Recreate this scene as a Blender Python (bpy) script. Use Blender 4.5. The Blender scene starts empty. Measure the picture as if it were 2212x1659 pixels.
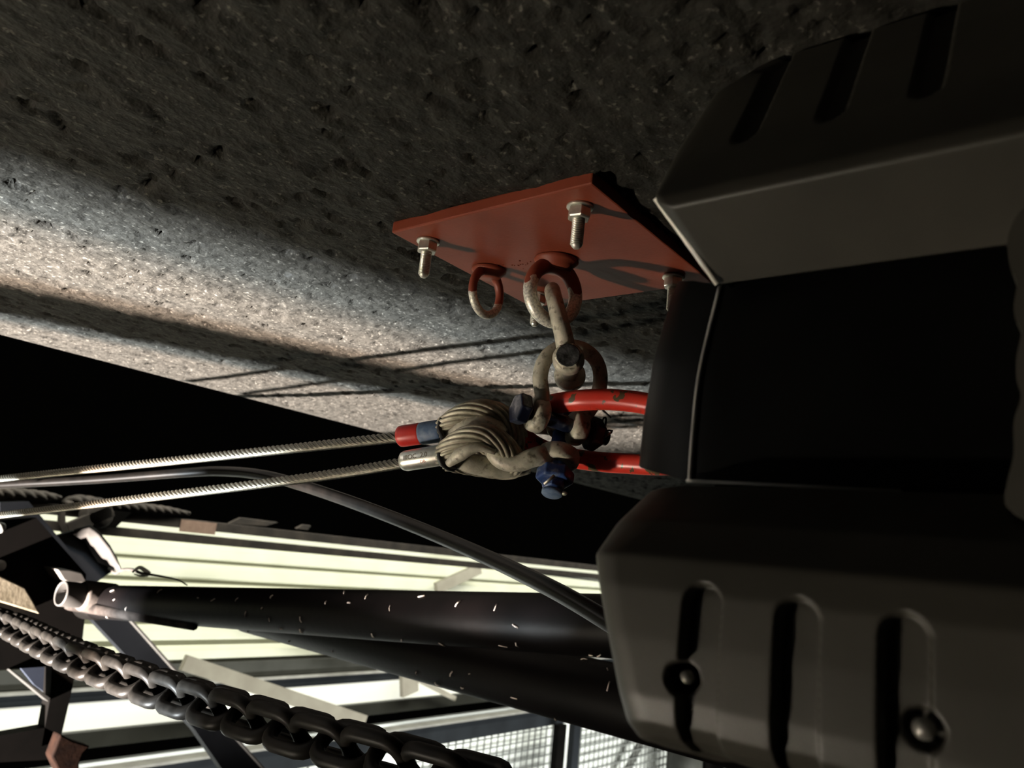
import bpy, math, random
import numpy as np
from mathutils import Matrix, Vector
random.seed(7); rng = np.random.default_rng(7)
S = bpy.context.scene
COL = S.collection

# ------------------------------------------------------------------ camera
W, H, F = 2212.0, 1659.0, 1690.4
M = np.array([[0.60323959, -0.23572814, -0.76192797],
              [-0.79076507, -0.05233831, -0.60987811],
              [0.10388741, 0.97040865, -0.21797812]])      # camera axes -> world (x along slab edge, y across it)
O = np.array([0.0, 0.0, 1.6])
cam = bpy.data.cameras.new('camera')
cam.sensor_fit = 'HORIZONTAL'; cam.sensor_width = 36.0; cam.lens = 36.0 * F / W
cam.clip_start = 0.01; cam.clip_end = 200
cam.dof.use_dof = True; cam.dof.focus_distance = 0.82; cam.dof.aperture_fstop = 9.0
co = bpy.data.objects.new('camera', cam); COL.objects.link(co)
mw = Matrix.Identity(4)
for i in range(3):
    for j in range(3): mw[i][j] = M[i, j]
    mw[i][3] = O[i]
co.matrix_world = mw
S.camera = co

# ------------------------------------------------------------------ world, exposure
wd = bpy.data.worlds.new('world'); S.world = wd; wd.use_nodes = True
bg = wd.node_tree.nodes['Background']
bg.inputs[0].default_value = (0.9, 0.85, 0.7, 1); bg.inputs[1].default_value = 0.0008
S.view_settings.view_transform = 'Standard'; S.view_settings.look = 'None'
S.view_settings.gamma = 1; S.view_settings.exposure = 0; S.view_settings.use_curve_mapping = False

# ------------------------------------------------------------------ lights
def aim(o, loc, tgt):
    o.location = loc
    o.rotation_euler = (Vector(tgt) - Vector(loc)).to_track_quat('-Z', 'Y').to_euler()
def spot(name, loc, tgt, power, size, blend, radius, color):
    l = bpy.data.lights.new(name, 'SPOT'); l.energy = power; l.spot_size = math.radians(size); l.spot_blend = blend
    l.shadow_soft_size = radius; l.color = color
    o = bpy.data.objects.new(name, l); COL.objects.link(o); aim(o, loc, tgt); return o
def area(name, loc, tgt, power, sx, sy, color):
    l = bpy.data.lights.new(name, 'AREA'); l.shape = 'RECTANGLE'; l.size = sx; l.size_y = sy; l.energy = power; l.color = color
    o = bpy.data.objects.new(name, l); COL.objects.link(o); aim(o, loc, tgt); return o
# flood lamp low in the hall, shining up past the edge of the deck
spot('hall_flood_lamp', (-3.0, 2.58, O[2] - 2.5), (1.3, 1.3, O[2] + .33), 21000, 60, 0.3, 0.04, (1.0, 0.80, 0.66))
spot('hall_flood_lamp_2', (-3.0, 2.66, O[2] - 2.5), (1.3, 1.3, O[2] + .33), 13500, 60, 0.3, 0.04, (0.86, 0.95, 1.0))
# work lamp on the deck, to the left of the camera
spot('work_lamp', (-1.2, 1.7, O[2] - 1.42), (0.65, 0.45, O[2] + .2), 190, 60, 0.5, 0.05, (1.0, 0.90, 0.72))
# tube lamps washing the far wall of the hall
area('wall_tube_lamp', (4.0, 4.2, O[2] + 1.25), (4.0, 6.0, O[2] - .8), 235, 10.0, 0.25, (1.0, 1.0, 0.86))
area('wall_tube_lamp_2', (14.0, 4.2, O[2] + 1.25), (14.0, 6.0, O[2] - .9), 235, 9.0, 0.25, (0.98, 1.0, 0.90))
lo = area('low_fill_lamp', (7.0, 4.0, O[2] - 4.2), (7.0, 6.0, O[2] - 2.2), 200, 12.0, 0.25, (0.98, 1.0, 0.95)); lo.data.spread = math.radians(75)  # unseen fill added to light the wall behind the mesh

# ------------------------------------------------------------------ pixel helpers
def ray(px, py): return M @ np.array([(px - W / 2) / F, -(py - H / 2) / F, -1.0])
def U(px, py, d): return O + ray(px, py) * d                    # camera depth d
def Ux(px, py, X): r = ray(px, py); return O + r * (X / r[0])
def Uy(px, py, Y): r = ray(px, py); return O + r * (Y / r[1])
def Uz(px, py, Z): r = ray(px, py); return O + r * (Z / r[2])
def PX(lst): return [U(*p) for p in lst]
def nrm(v): v = np.asarray(v, float); return v / (np.linalg.norm(v) + 1e-12)

# ------------------------------------------------------------------ materials
def mat(name, c1, c2=None, scale=30, rough=0.6, metal=0.0, bump=0.0, bscale=None, detail=6, lo=.35, hi=.65, spec=.5, c3=None, s3=200, dist=.002):
    m = bpy.data.materials.new(name); m.use_nodes = True; nt = m.node_tree; N = nt.nodes; L = nt.links
    b = N['Principled BSDF']; b.inputs['Roughness'].default_value = rough; b.inputs['Metallic'].default_value = metal
    b.inputs['Specular IOR Level'].default_value = spec
    tc = N.new('ShaderNodeNewGeometry')
    n = N.new('ShaderNodeTexNoise'); n.inputs['Scale'].default_value = scale; n.inputs['Detail'].default_value = detail
    L.new(tc.outputs['Position'], n.inputs['Vector'])
    r = N.new('ShaderNodeValToRGB'); r.color_ramp.elements[0].position = lo; r.color_ramp.elements[1].position = hi
    r.color_ramp.elements[0].color = (*c1, 1); r.color_ramp.elements[1].color = (*(c2 or c1), 1)
    L.new(n.outputs['Fac'], r.inputs['Fac'])
    outc = r.outputs['Color']
    if c3:
        n3 = N.new('ShaderNodeTexNoise'); n3.inputs['Scale'].default_value = s3; n3.inputs['Detail'].default_value = 4
        L.new(tc.outputs['Position'], n3.inputs['Vector'])
        r3 = N.new('ShaderNodeValToRGB'); r3.color_ramp.elements[0].position = .55; r3.color_ramp.elements[1].position = .72
        r3.color_ramp.elements[0].color = (0, 0, 0, 1); r3.color_ramp.elements[1].color = (1, 1, 1, 1)
        L.new(n3.outputs['Fac'], r3.inputs['Fac'])
        mx = N.new('ShaderNodeMix'); mx.data_type = 'RGBA'
        L.new(r3.outputs['Color'], mx.inputs['Factor']); L.new(outc, mx.inputs['A']); mx.inputs['B'].default_value = (*c3, 1)
        outc = mx.outputs['Result']
    L.new(outc, b.inputs['Base Color'])
    if bump:
        nb = N.new('ShaderNodeTexNoise'); nb.inputs['Scale'].default_value = bscale or scale * 3; nb.inputs['Detail'].default_value = 5
        L.new(tc.outputs['Position'], nb.inputs['Vector'])
        bp = N.new('ShaderNodeBump'); bp.inputs['Strength'].default_value = bump; bp.inputs['Distance'].default_value = dist
        L.new(nb.outputs['Fac'], bp.inputs['Height']); L.new(bp.outputs['Normal'], b.inputs['Normal'])
    return m
def mat_zsplit(name, za, red, zinc, metal=.75):
    """zinc below the height za, paint above it, ragged edge"""
    m = mat(name, (1, 1, 1), rough=.42); nt = m.node_tree; N = nt.nodes; L = nt.links; b = N['Principled BSDF']
    for l in list(b.inputs['Base Color'].links): L.remove(l)
    g = N.new('ShaderNodeNewGeometry'); sx = N.new('ShaderNodeSeparateXYZ'); L.new(g.outputs['Position'], sx.inputs[0])
    n = N.new('ShaderNodeTexNoise'); n.inputs['Scale'].default_value = 55; L.new(g.outputs['Position'], n.inputs['Vector'])
    a = N.new('ShaderNodeMath'); a.operation = 'MULTIPLY_ADD'; a.inputs[1].default_value = .030; L.new(n.outputs['Fac'], a.inputs[0]); L.new(sx.outputs['Z'], a.inputs[2])
    t = N.new('ShaderNodeMath'); t.operation = 'GREATER_THAN'; t.inputs[1].default_value = za + .015; L.new(a.outputs[0], t.inputs[0])
    n2 = N.new('ShaderNodeTexNoise'); n2.inputs['Scale'].default_value = 420; L.new(g.outputs['Position'], n2.inputs['Vector'])
    r = N.new('ShaderNodeValToRGB'); r.color_ramp.elements[0].color = (*[c * .55 for c in zinc], 1); r.color_ramp.elements[1].color = (*zinc, 1)
    r.color_ramp.elements[0].position = .35; r.color_ramp.elements[1].position = .6; L.new(n2.outputs['Fac'], r.inputs['Fac'])
    mx = N.new('ShaderNodeMix'); mx.data_type = 'RGBA'; L.new(t.outputs[0], mx.inputs['Factor'])
    L.new(r.outputs['Color'], mx.inputs['A']); mx.inputs['B'].default_value = (*red, 1); L.new(mx.outputs['Result'], b.inputs['Base Color'])
    s = N.new('ShaderNodeMath'); s.operation = 'MULTIPLY_ADD'; s.inputs[1].default_value = -metal; s.inputs[2].default_value = metal
    L.new(t.outputs[0], s.inputs[0]); L.new(s.outputs[0], b.inputs['Metallic'])
    return m

RED = (0.21, 0.043, 0.022)
m_slab = mat('soot_dark_concrete', (0.011, 0.010, 0.0083), (0.027, 0.025, 0.0213), scale=55, rough=.68, spec=.14, bump=.75, bscale=105, dist=.005, lo=.3, hi=.7, c3=(.085, .079, .068), s3=170)
_r = [n for n in m_slab.node_tree.nodes if n.type == 'VALTORGB'][1].color_ramp; _r.elements[0].position = .60; _r.elements[1].position = .70
for _n in m_slab.node_tree.nodes:
    if _n.type == 'TEX_NOISE' and abs(_n.inputs['Scale'].default_value - 105) < 1: _n.inputs['Detail'].default_value = 2.5
m_plate = mat('red_oxide_paint', (0.175, 0.036, 0.018), (0.225, 0.048, 0.025), scale=16, spec=.3, rough=.45, bump=.15, bscale=300, dist=.001)
m_zinc = mat('bright_zinc', (0.62, 0.60, 0.53), (0.80, 0.78, 0.70), scale=150, rough=.34, metal=.8, bump=.1, bscale=400, dist=.0005)
m_galv = mat('weathered_galvanised_steel', (0.36, 0.335, 0.265), (0.60, 0.565, 0.455), scale=70, rough=.52, metal=.25, bump=.45, bscale=260, dist=.0012, c3=(.10, .085, .06), s3=130)
m_rope = mat('galvanised_wire_rope', (0.10, 0.092, 0.072), (0.16, 0.146, 0.117), scale=180, rough=.40, metal=.92)
m_eyerope = mat('oiled_wire_rope', (0.27, 0.243, 0.178), (0.44, 0.40, 0.31), scale=120, rough=.45, metal=.35)
m_blue = mat('blue_bolt_coating', (0.012, 0.028, 0.10), (0.030, 0.062, 0.19), scale=90, rough=.36, bump=.2, bscale=260, dist=.0008, c3=(.20, .22, .26), s3=110)
m_darkblue = mat('dark_blue_bolt_coating', (0.004, 0.006, 0.017), (0.012, 0.017, 0.040), scale=90, rough=.3, bump=.25, bscale=240, dist=.0008, c3=(.16, .16, .18), s3=90)
m_link = mat('chipped_red_paint', (0.55, 0.030, 0.018), (0.62, 0.045, 0.028), scale=60, rough=.33, bump=.12, bscale=120, dist=.001, c3=(.085, .065, .032), s3=75)
_r = [n for n in m_link.node_tree.nodes if n.type == 'VALTORGB'][1].color_ramp; _r.elements[0].position = .575; _r.elements[1].position = .59
m_redtape = mat('red_sleeve_plastic', (0.50, 0.020, 0.014), (0.58, 0.032, 0.022), scale=60, rough=.4)
m_bluetape = mat('worn_blue_sleeve', (0.055, 0.10, 0.20), (0.14, 0.19, 0.27), scale=140, rough=.5)
m_black = mat('black_rubber', (0.010, 0.0095, 0.009), (0.018, 0.017, 0.016), scale=60, rough=.45)
m_hose = mat('black_cable_sheath', (0.002, 0.0018, 0.0016), (0.0036, 0.003, 0.0026), scale=40, rough=.30, spec=.16)
m_wornhex = mat('worn_black_bolt_end', (0.006, 0.006, 0.006), (0.075, 0.075, 0.078), scale=130, rough=.5, bump=.6, bscale=220, lo=.4, hi=.62)
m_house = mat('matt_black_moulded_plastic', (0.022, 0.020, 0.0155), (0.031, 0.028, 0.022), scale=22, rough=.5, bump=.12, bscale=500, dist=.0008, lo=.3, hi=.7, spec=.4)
m_highlight = mat('painted_edge_highlight', (0.70, 0.67, 0.60), (0.85, 0.82, 0.75), scale=60, rough=.35)  # pale colour stands in for the highlight on the housing edge
m_glint = mat('painted_waist_glint', (0.16, 0.155, 0.15), (0.24, 0.235, 0.225), scale=60, rough=.35)  # mid tone stands in for the glint along the waist edges
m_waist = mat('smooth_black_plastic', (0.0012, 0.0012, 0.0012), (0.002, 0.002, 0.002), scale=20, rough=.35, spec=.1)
m_screw = mat('dull_steel_screw', (0.16, 0.155, 0.14), (0.24, 0.23, 0.21), scale=90, rough=.35, metal=.6)
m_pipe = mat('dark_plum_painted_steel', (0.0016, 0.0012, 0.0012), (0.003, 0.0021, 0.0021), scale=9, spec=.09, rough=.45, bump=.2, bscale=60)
m_dust = mat('pale_lint_and_flakes', (0.40, 0.33, 0.29), (0.6, 0.52, 0.46), scale=100, rough=.9)
m_clad = mat('cream_coated_sheet', (0.66, 0.66, 0.53), (0.72, 0.72, 0.59), scale=3, rough=.5)
m_white = mat('white_board', (0.80, 0.80, 0.70), (0.84, 0.84, 0.75), scale=2, rough=.6)
m_panel = mat('glowing_white_board', (0.80, 0.80, 0.70), (0.84, 0.84, 0.75), scale=2, rough=.6)
_b = m_panel.node_tree.nodes['Principled BSDF']; _b.inputs['Emission Color'].default_value = (1, 1, .88, 1); _b.inputs['Emission Strength'].default_value = .7  # emission added to brighten the white board
m_meshwall = mat('white_rendered_wall', (0.70, 0.72, 0.68), (0.78, 0.80, 0.76), scale=3, rough=.7)
m_beam = mat('slate_grey_steel', (0.014, 0.016, 0.019), (0.019, 0.022, 0.026), scale=4, rough=.5, spec=.2)
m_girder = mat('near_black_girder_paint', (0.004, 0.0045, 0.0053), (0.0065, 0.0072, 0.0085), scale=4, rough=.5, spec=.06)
m_grey = mat('mid_grey_steel', (0.040, 0.040, 0.034), (0.054, 0.054, 0.047), scale=5, rough=.55)
m_lip = mat('pale_steel_lip', (0.28, 0.27, 0.25), (0.36, 0.35, 0.32), scale=8, rough=.45)
m_lip2 = mat('worn_steel_edge', (0.028, 0.027, 0.025), (0.04, 0.039, 0.036), scale=8, rough=.5, spec=.2)
m_ridge = mat('brown_dust_ridge', (0.010, 0.0078, 0.0066), (0.030, 0.024, 0.021), scale=30, rough=.9, spec=.1, bump=.5, bscale=80)
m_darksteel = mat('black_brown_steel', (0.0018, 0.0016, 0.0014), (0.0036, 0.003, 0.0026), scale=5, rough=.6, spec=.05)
m_dusty = mat('dusty_brown_steel', (0.02, 0.015, 0.012), (0.055, 0.042, 0.034), scale=8, rough=.8, bump=.4, bscale=90)
m_salmon = mat('salmon_primer_patch', (0.30, 0.19, 0.145), (0.38, 0.25, 0.19), scale=30, rough=.8)
m_cowl = mat('pale_grey_cowl_paint', (0.030, 0.027, 0.024), (0.043, 0.038, 0.034), scale=9, rough=.6)
m_tab = mat('pale_tab_paint', (0.07, 0.062, 0.055), (0.10, 0.09, 0.08), scale=9, rough=.6)
m_tan = mat('tan_concrete_offcut', (0.13, 0.105, 0.065), (0.21, 0.175, 0.12), scale=25, rough=.8, bump=.4)
m_rust = mat('rusty_bracket', (0.004, 0.0016, 0.0009), (0.010, 0.0042, 0.0023), scale=25, rough=.85, spec=.06, bump=.3)
m_bluesteel = mat('blue_grey_gusset', (0.008, 0.011, 0.019), (0.012, 0.016, 0.027), scale=8, rough=.5)
m_chain = mat('black_oxide_chain', (0.006, 0.0054, 0.0048), (0.013, 0.0115, 0.010), scale=50, rough=.42, spec=.07)
m_brace = mat('off_white_brace', (0.30, 0.27, 0.22), (0.36, 0.33, 0.27), scale=6, rough=.6)
m_wire = mat('grey_mesh_wire', (0.16, 0.165, 0.155), rough=.5)
m_deck = mat('dark_deck_boards', (0.02, 0.019, 0.017), (0.035, 0.033, 0.03), scale=6, rough=.8)
m_ink = mat('stamp_ink_dark', (0.20, 0.17, 0.11), rough=.7)
m_inkred = mat('stamp_ink_red', (0.22, 0.03, 0.02), rough=.7)

# ------------------------------------------------------------------ mesh helpers
def mk(name, V, Fc, m, parent=None, smooth=True, kind=None, label=None):
    V = np.asarray(V, float); base = np.array(parent['_o']) if parent is not None and '_o' in parent else np.zeros(3)
    me = bpy.data.meshes.new(name); me.from_pydata([tuple(v) for v in (V - base)], [], [tuple(int(i) for i in f) for f in Fc])
    me.materials.append(m)
    if smooth: me.polygons.foreach_set('use_smooth', [True] * len(me.polygons))
    me.update()
    o = bpy.data.objects.new(name, me); COL.objects.link(o)
    if parent is not None:
        o.parent = parent; o['_o'] = [float(x) for x in base]
    if kind: o['kind'] = kind
    if label: o['label'] = label
    return o
def top(o, label, cat, group=None):
    o['label'] = label; o['category'] = cat
    if group: o['group'] = group
    return o
def thing(name, label, cat, loc, group=None):
    o = bpy.data.objects.new(name, None); COL.objects.link(o); o.empty_display_size = .02
    o.location = tuple(loc); o['_o'] = [float(x) for x in loc]
    return top(o, label, cat, group)
def struct(name, V, Fc, m, smooth=False, label=None):
    o = mk(name, V, Fc, m, None, smooth); o['kind'] = 'structure'
    if label: o['label'] = label
    return o
def join(parts):
    V = []; Fc = []; n = 0
    for v, f in parts:
        V.append(np.asarray(v, float)); Fc += [tuple(i + n for i in q) for q in f]; n += len(v)
    return np.vstack(V), Fc
def catmull(P, step=None, n=None, closed=False):
    P = [np.asarray(p, float) for p in P]
    if closed: Q = [P[-1]] + P + [P[0], P[1]]
    else: Q = [2 * P[0] - P[1]] + P + [2 * P[-1] - P[-2]]
    out = []
    for i in range(1, len(Q) - 2):
        p0, p1, p2, p3 = Q[i - 1], Q[i], Q[i + 1], Q[i + 2]
        for t in np.linspace(0, 1, 24, endpoint=False):
            out.append(.5 * (2 * p1 + (p2 - p0) * t + (2 * p0 - 5 * p1 + 4 * p2 - p3) * t * t + (-p0 + 3 * p1 - 3 * p2 + p3) * t ** 3))
    out.append(Q[-2]); out = np.array(out)
    s = np.r_[0, np.cumsum(np.linalg.norm(np.diff(out, axis=0), axis=1))]
    k = n or max(3, int(s[-1] / step) + 1)
    u = np.linspace(0, s[-1], k)
    R = np.stack([np.interp(u, s, out[:, i]) for i in range(3)], 1)
    return R[:-1] if closed else R
def frames(C, closed=False, hint=(0, 0, 1)):
    n = len(C)
    T = np.array([nrm(C[(i + 1) % n] - C[i - 1]) if closed else nrm(C[min(i + 1, n - 1)] - C[max(i - 1, 0)]) for i in range(n)])
    a = np.asarray(hint, float)
    if abs(a @ T[0]) > .95: a = np.array([1., 0, 0])
    N_ = []; v = nrm(a - T[0] * (a @ T[0]))
    for i in range(n):
        v = nrm(v - T[i] * (v @ T[i])); N_.append(v)
    N_ = np.array(N_); B = np.cross(T, N_)
    if closed:
        w = nrm(N_[-1] - T[0] * (N_[-1] @ T[0])); ang = math.atan2(w @ B[0], w @ N_[0])
        for i in range(n):
            t = -ang * i / n; c, s = math.cos(t), math.sin(t)
            N_[i], B[i] = N_[i] * c + B[i] * s, -N_[i] * s + B[i] * c
    return T, N_, B
def tube(C, r, seg=14, closed=False, cap=True, flat=1.0, hint=(0, 0, 1), lobes=0, lay=.05, depth=.2):
    C = np.asarray(C); n = len(C); r = np.broadcast_to(np.asarray(r, float), (n,)) if np.ndim(r) == 0 or len(r) == n else np.interp(np.linspace(0, 1, n), np.linspace(0, 1, len(r)), r)
    T, N_, B = frames(C, closed, hint)
    th = np.linspace(0, 2 * math.pi, seg, endpoint=False)
    s = np.r_[0, np.cumsum(np.linalg.norm(np.diff(C, axis=0), axis=1))]
    V = np.zeros((n, seg, 3))
    for i in range(n):
        rr = np.full(seg, r[i]); tw = th
        if lobes:
            ph = 2 * math.pi * s[i] / lay
            rr = r[i] * (1 - depth + depth * np.abs(np.sin(.5 * lobes * th)) ** .7); tw = th + ph
        V[i] = C[i] + np.outer(np.cos(tw) * rr, N_[i]) + np.outer(np.sin(tw) * rr * flat, B[i])
    V = V.reshape(-1, 3); Fc = []
    for i in range(n if closed else n - 1):
        j = (i + 1) % n
        for k in range(seg):
            l = (k + 1) % seg
            Fc.append((i * seg + k, i * seg + l, j * seg + l, j * seg + k))
    if cap and not closed:
        Fc.append(tuple(range(seg))[::-1]); Fc.append(tuple((n - 1) * seg + k for k in range(seg)))
    return V, Fc
def lathe(c, axis, prof, seg=28, hexa=False, hint=(0, 0, 1), rot=0):
    """prof: list of (distance along axis, radius)"""
    a = nrm(axis); h = np.asarray(hint, float)
    if abs(h @ a) > .9: h = np.array([1., 0, 0])
    u = nrm(h - a * (h @ a)); w = np.cross(a, u); seg = 6 if hexa else seg
    th = np.linspace(0, 2 * math.pi, seg, endpoint=False) + rot
    V = []; Fc = []
    for t, r in prof:
        for q in th: V.append(np.asarray(c) + a * t + r * (math.cos(q) * u + math.sin(q) * w))
    for i in range(len(prof) - 1):
        for k in range(seg):
            l = (k + 1) % seg
            Fc.append((i * seg + k, i * seg + l, (i + 1) * seg + l, (i + 1) * seg + k))
    Fc.append(tuple(range(seg))[::-1]); Fc.append(tuple((len(prof) - 1) * seg + k for k in range(seg)))
    return np.array(V), Fc
def hexnut(c, axis, r, h, rot=0):
    return lathe(c, axis, [(0, r * .9), (h * .12, r), (h * .88, r), (h, r * .9)], hexa=True, rot=rot)
def box(x0, x1, y0, y1, z0, z1):
    V = np.array([(x, y, z) for z in (z0, z1) for y in (y0, y1) for x in (x0, x1)])
    return V, [(0, 2, 3, 1), (4, 5, 7, 6), (0, 1, 5, 4), (2, 6, 7, 3), (0, 4, 6, 2), (1, 3, 7, 5)]
def extr(poly, vec):
    """polygon of 3D points extruded along vec"""
    P = np.array(poly); n = len(P); V = np.vstack([P, P + np.asarray(vec)])
    Fc = [tuple(range(n))[::-1], tuple(range(n, 2 * n))] + [(i, (i + 1) % n, n + (i + 1) % n, n + i) for i in range(n)]
    return V, Fc
def sphere(c, r, seg=8, sc=(1, 1, 1)):
    V = []; Fc = []
    R = 6
    for i in range(R + 1):
        a = math.pi * i / R
        for k in range(seg):
            b = 2 * math.pi * k / seg
            V.append(np.asarray(c) + r * np.array([math.sin(a) * math.cos(b) * sc[0], math.sin(a) * math.sin(b) * sc[1], math.cos(a) * sc[2]]))
    for i in range(R):
        for k in range(seg):
            l = (k + 1) % seg
            Fc.append((i * seg + k, i * seg + l, (i + 1) * seg + l, (i + 1) * seg + k))
    return np.array(V), Fc
def bevel(o, w=.002, seg=2):
    b = o.modifiers.new('bevel', 'BEVEL'); b.width = w; b.segments = seg; b.limit_method = 'ANGLE'; b.angle_limit = math.radians(35)
    return o

ZC = O[2] + .331          # underside of the slab
SLAB_Y = 1.76             # far edge of the slab

# ------------------------------------------------------------------ the slab overhead
def vnoise(X, Y, cell, seed):
    r = np.random.default_rng(seed); G = r.random((256, 256))
    u = X / cell; v = Y / cell; i = np.floor(u).astype(int); j = np.floor(v).astype(int); fu = u - i; fv = v - j
    fu = fu * fu * (3 - 2 * fu); fv = fv * fv * (3 - 2 * fv)
    g = lambda a, b: G[a % 256, b % 256]
    return (g(i, j) * (1 - fu) + g(i + 1, j) * fu) * (1 - fv) + (g(i, j + 1) * (1 - fu) + g(i + 1, j + 1) * fu) * fv
def grid_sheet(x0, x1, y0, y1, step, zf):
    xs = np.arange(x0, x1 + step * .5, step); ys = np.linspace(y0, y1, int((y1 - y0) / step) + 1)
    X, Y = np.meshgrid(xs, ys, indexing='ij'); Z = zf(X, Y)
    nx, ny = X.shape; V = np.stack([X, Y, Z], -1).reshape(-1, 3)
    I = np.arange(nx * ny).reshape(nx, ny)
    Fq = np.stack([I[:-1, :-1], I[:-1, 1:], I[1:, 1:], I[1:, :-1]], -1).reshape(-1, 4)
    return V, Fq
def relief(X, Y):
    a = vnoise(X, Y, .05, 1) * .5 + vnoise(X, Y, .021, 2) * .35 + vnoise(X, Y, .009, 3) * .3
    pits = np.clip(vnoise(X * .55, Y, .013, 4) * .6 + vnoise(X, Y, .007, 5) * .4 - .68, 0, 1) * .045
    lumps = np.clip(vnoise(X * .6, Y, .012, 6) - .70, 0, 1) * .014
    far = np.clip((SLAB_Y - Y) / .05, 0, 1)
    return ZC + (pits - lumps - (a - .55) * .0055) * far
V, Fq = grid_sheet(-.25, 3.3, -.35, SLAB_Y, .0058, relief)
me = bpy.data.meshes.new('ceiling'); me.vertices.add(len(V)); me.vertices.foreach_set('co', V.ravel())
me.loops.add(Fq.size); me.loops.foreach_set('vertex_index', Fq.ravel().astype(np.int32))
me.polygons.add(len(Fq)); me.polygons.foreach_set('loop_start', np.arange(0, Fq.size, 4, dtype=np.int32))
me.polygons.foreach_set('use_smooth', np.ones(len(Fq), bool)); me.materials.append(m_slab); me.update(); me.validate()
ceil = bpy.data.objects.new('ceiling', me); COL.objects.link(ceil); ceil['kind'] = 'structure'
ceil['label'] = 'dark pitted concrete slab overhead with a bright strip along its edge'
def slabchild(*b):
    v, f = box(*b); return mk('slab_mass', v, f, m_slab, ceil, False)
slabchild(-.25, 3.3, -.35, SLAB_Y, ZC + .012, ZC + .30)
slabchild(-5, -.25, -3, SLAB_Y, ZC, ZC + .30); slabchild(3.3, 14, -3, SLAB_Y, ZC, ZC + .30); slabchild(-.25, 3.3, -3, -.35, ZC, ZC + .30)

# deck under the camera and added light blockers, all below the frame
v, f = extr([(-5, 2.982, O[2] - 1.6), (2.5, .802, O[2] - 1.6), (2.5, -3, O[2] - 1.6), (-5, -3, O[2] - 1.6)], (0, 0, -.12)); struct('floor', v, f, m_deck, label='dark deck below the camera')
v, f = tube(np.array([np.array([-1.17, 2.0, O[2] - 1.0]) + np.array([.332, -.153, 0]) * q for q in (-8, 0, 1.35)]), .08, 20); struct('light_blocker_1', v, f, m_deck, True, label='unseen tube added to shadow a stripe of the slab')  # added out of view to cast the dark stripe on the slab

v, f = box(-1.48, -1.45, 1.5, 2.5, O[2] - 2.2, O[2] - 1.607); struct('light_blocker_2', v, f, m_deck, label='unseen board added to keep flood light off the pipes')  # added out of view to block the flood from the dark pipes
# ------------------------------------------------------------------ far wall of the hall
YW = 6.0
def zy(px, py, y=YW): return Uy(px, py, y)[2]
ztop = zy(800, 1182); zbot = zy(300, 1437)
P = .158; prof = []
z = ztop
while z > zbot - .2:
    prof += [(z, YW - .04), (z - .062, YW - .04), (z - .084, YW + .012), (z - .118, YW + .012)]
    z -= P
def cladding(prof, x0, x1):
    V = []; Fc = []
    for zz, yy in prof: V += [(x0, yy, zz), (x1, yy, zz)]
    for i in range(len(prof) - 1): Fc.append((2 * i, 2 * i + 1, 2 * i + 3, 2 * i + 2))
    return np.array(V), Fc
v, f = cladding(prof, -4, 22); struct('wall_back', v, f, m_clad, label='cream ribbed sheet wall behind the dark pipes')
v, f = box(-4, 22, YW + .30, YW + .4, zy(300, 1440), zy(300, 1437) - 6); 
v, f = box(-4, 22, YW - .035, YW + .03, zy(300, 1585), zy(300, 1500)); wb = struct('wall_lower', v, f, m_panel, label='bright white board with added glow below the ribbed sheet')
v, f = box(-4, 22, YW + .10, YW + .16, zy(875, 1565) - 3.0, zy(875, 1565)); struct('wall_base', v, f, m_meshwall, label='white wall behind the wire mesh')
def xbeam(name, label, z0, z1, y0, y1, m, cat='beam', x0=-4, x1=22, lip=None, t=None):
    b = box(x0, x1, y0, y1, min(z0, z1), max(z0, z1))
    if lip is None:
        o = mk(name, *b, m, None, False); top(o, label, cat); return bevel(o, .004)
    t = thing(name, label, cat, (x0, y0, min(z0, z1)))
    bevel(mk('web', *b, m, t, False), .004)
    mk('lip', *box(x0, x1, y0 - .03, y1, max(z0, z1), max(z0, z1) + lip), m_lip, t, False)
    return t
xbeam('grey_wall_rail', 'wide grey horizontal rail just under the cream ribbed wall', zy(300, 1435), zy(300, 1473), YW - .045, YW + .02, m_grey)
xbeam('grey_wall_rail', 'narrower slate rail with a pale lip above the bright white board', zy(300, 1482), zy(300, 1506), YW - .045, YW + .02, m_beam, lip=.022)
xbeam('grey_ledge', 'dull olive grey ledge under the bright white board', zy(300, 1562), zy(300, 1596), YW - .10, YW - .04, m_grey)
xbeam('slate_beam', 'long slate grey beam with a pale lip above the wire mesh', zy(875, 1556), zy(875, 1599), YW - .30, YW - .2, m_beam, lip=.02)
# dusty channel along the top of the hall wall
YB = 4.6
tb = thing('roof_channel', 'dusty brown double steel channel below the black void', 'beam', (-2, YB, zy(800, 1205, YB)))
bevel(mk('upper_flange', *box(-2, 14, YB, YB + .10, zy(800, 1183, YB), zy(800, 1166, YB)), m_dusty, tb, False), .003)
bevel(mk('lower_flange', *box(-2, 14, YB, YB + .10, zy(800, 1207, YB), zy(800, 1192, YB)), m_dusty, tb, False), .003)
a = Uy(392, 1120, YB); b_ = Uy(468, 1130, YB)
mk('primer_patch', *box(a[0], b_[0], YB - .004, YB + .001, zy(430, 1152, YB), zy(430, 1126, YB)), m_salmon, tb, False, label='salmon primer patch')
cy = [Uy(x, y, YB) for x, y in ((640, 1160), (1100, 1216))]
# plain white tube set in the channel gap
v, f = tube(np.array([Uy(1060, 1222, YB + .126), Uy(1330, 1256, YB + .126)]), .028, 12)
o = mk('white_tube', v, f, m_white); top(o, 'white tube behind the dusty channel beside the housing', 'tube')
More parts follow.
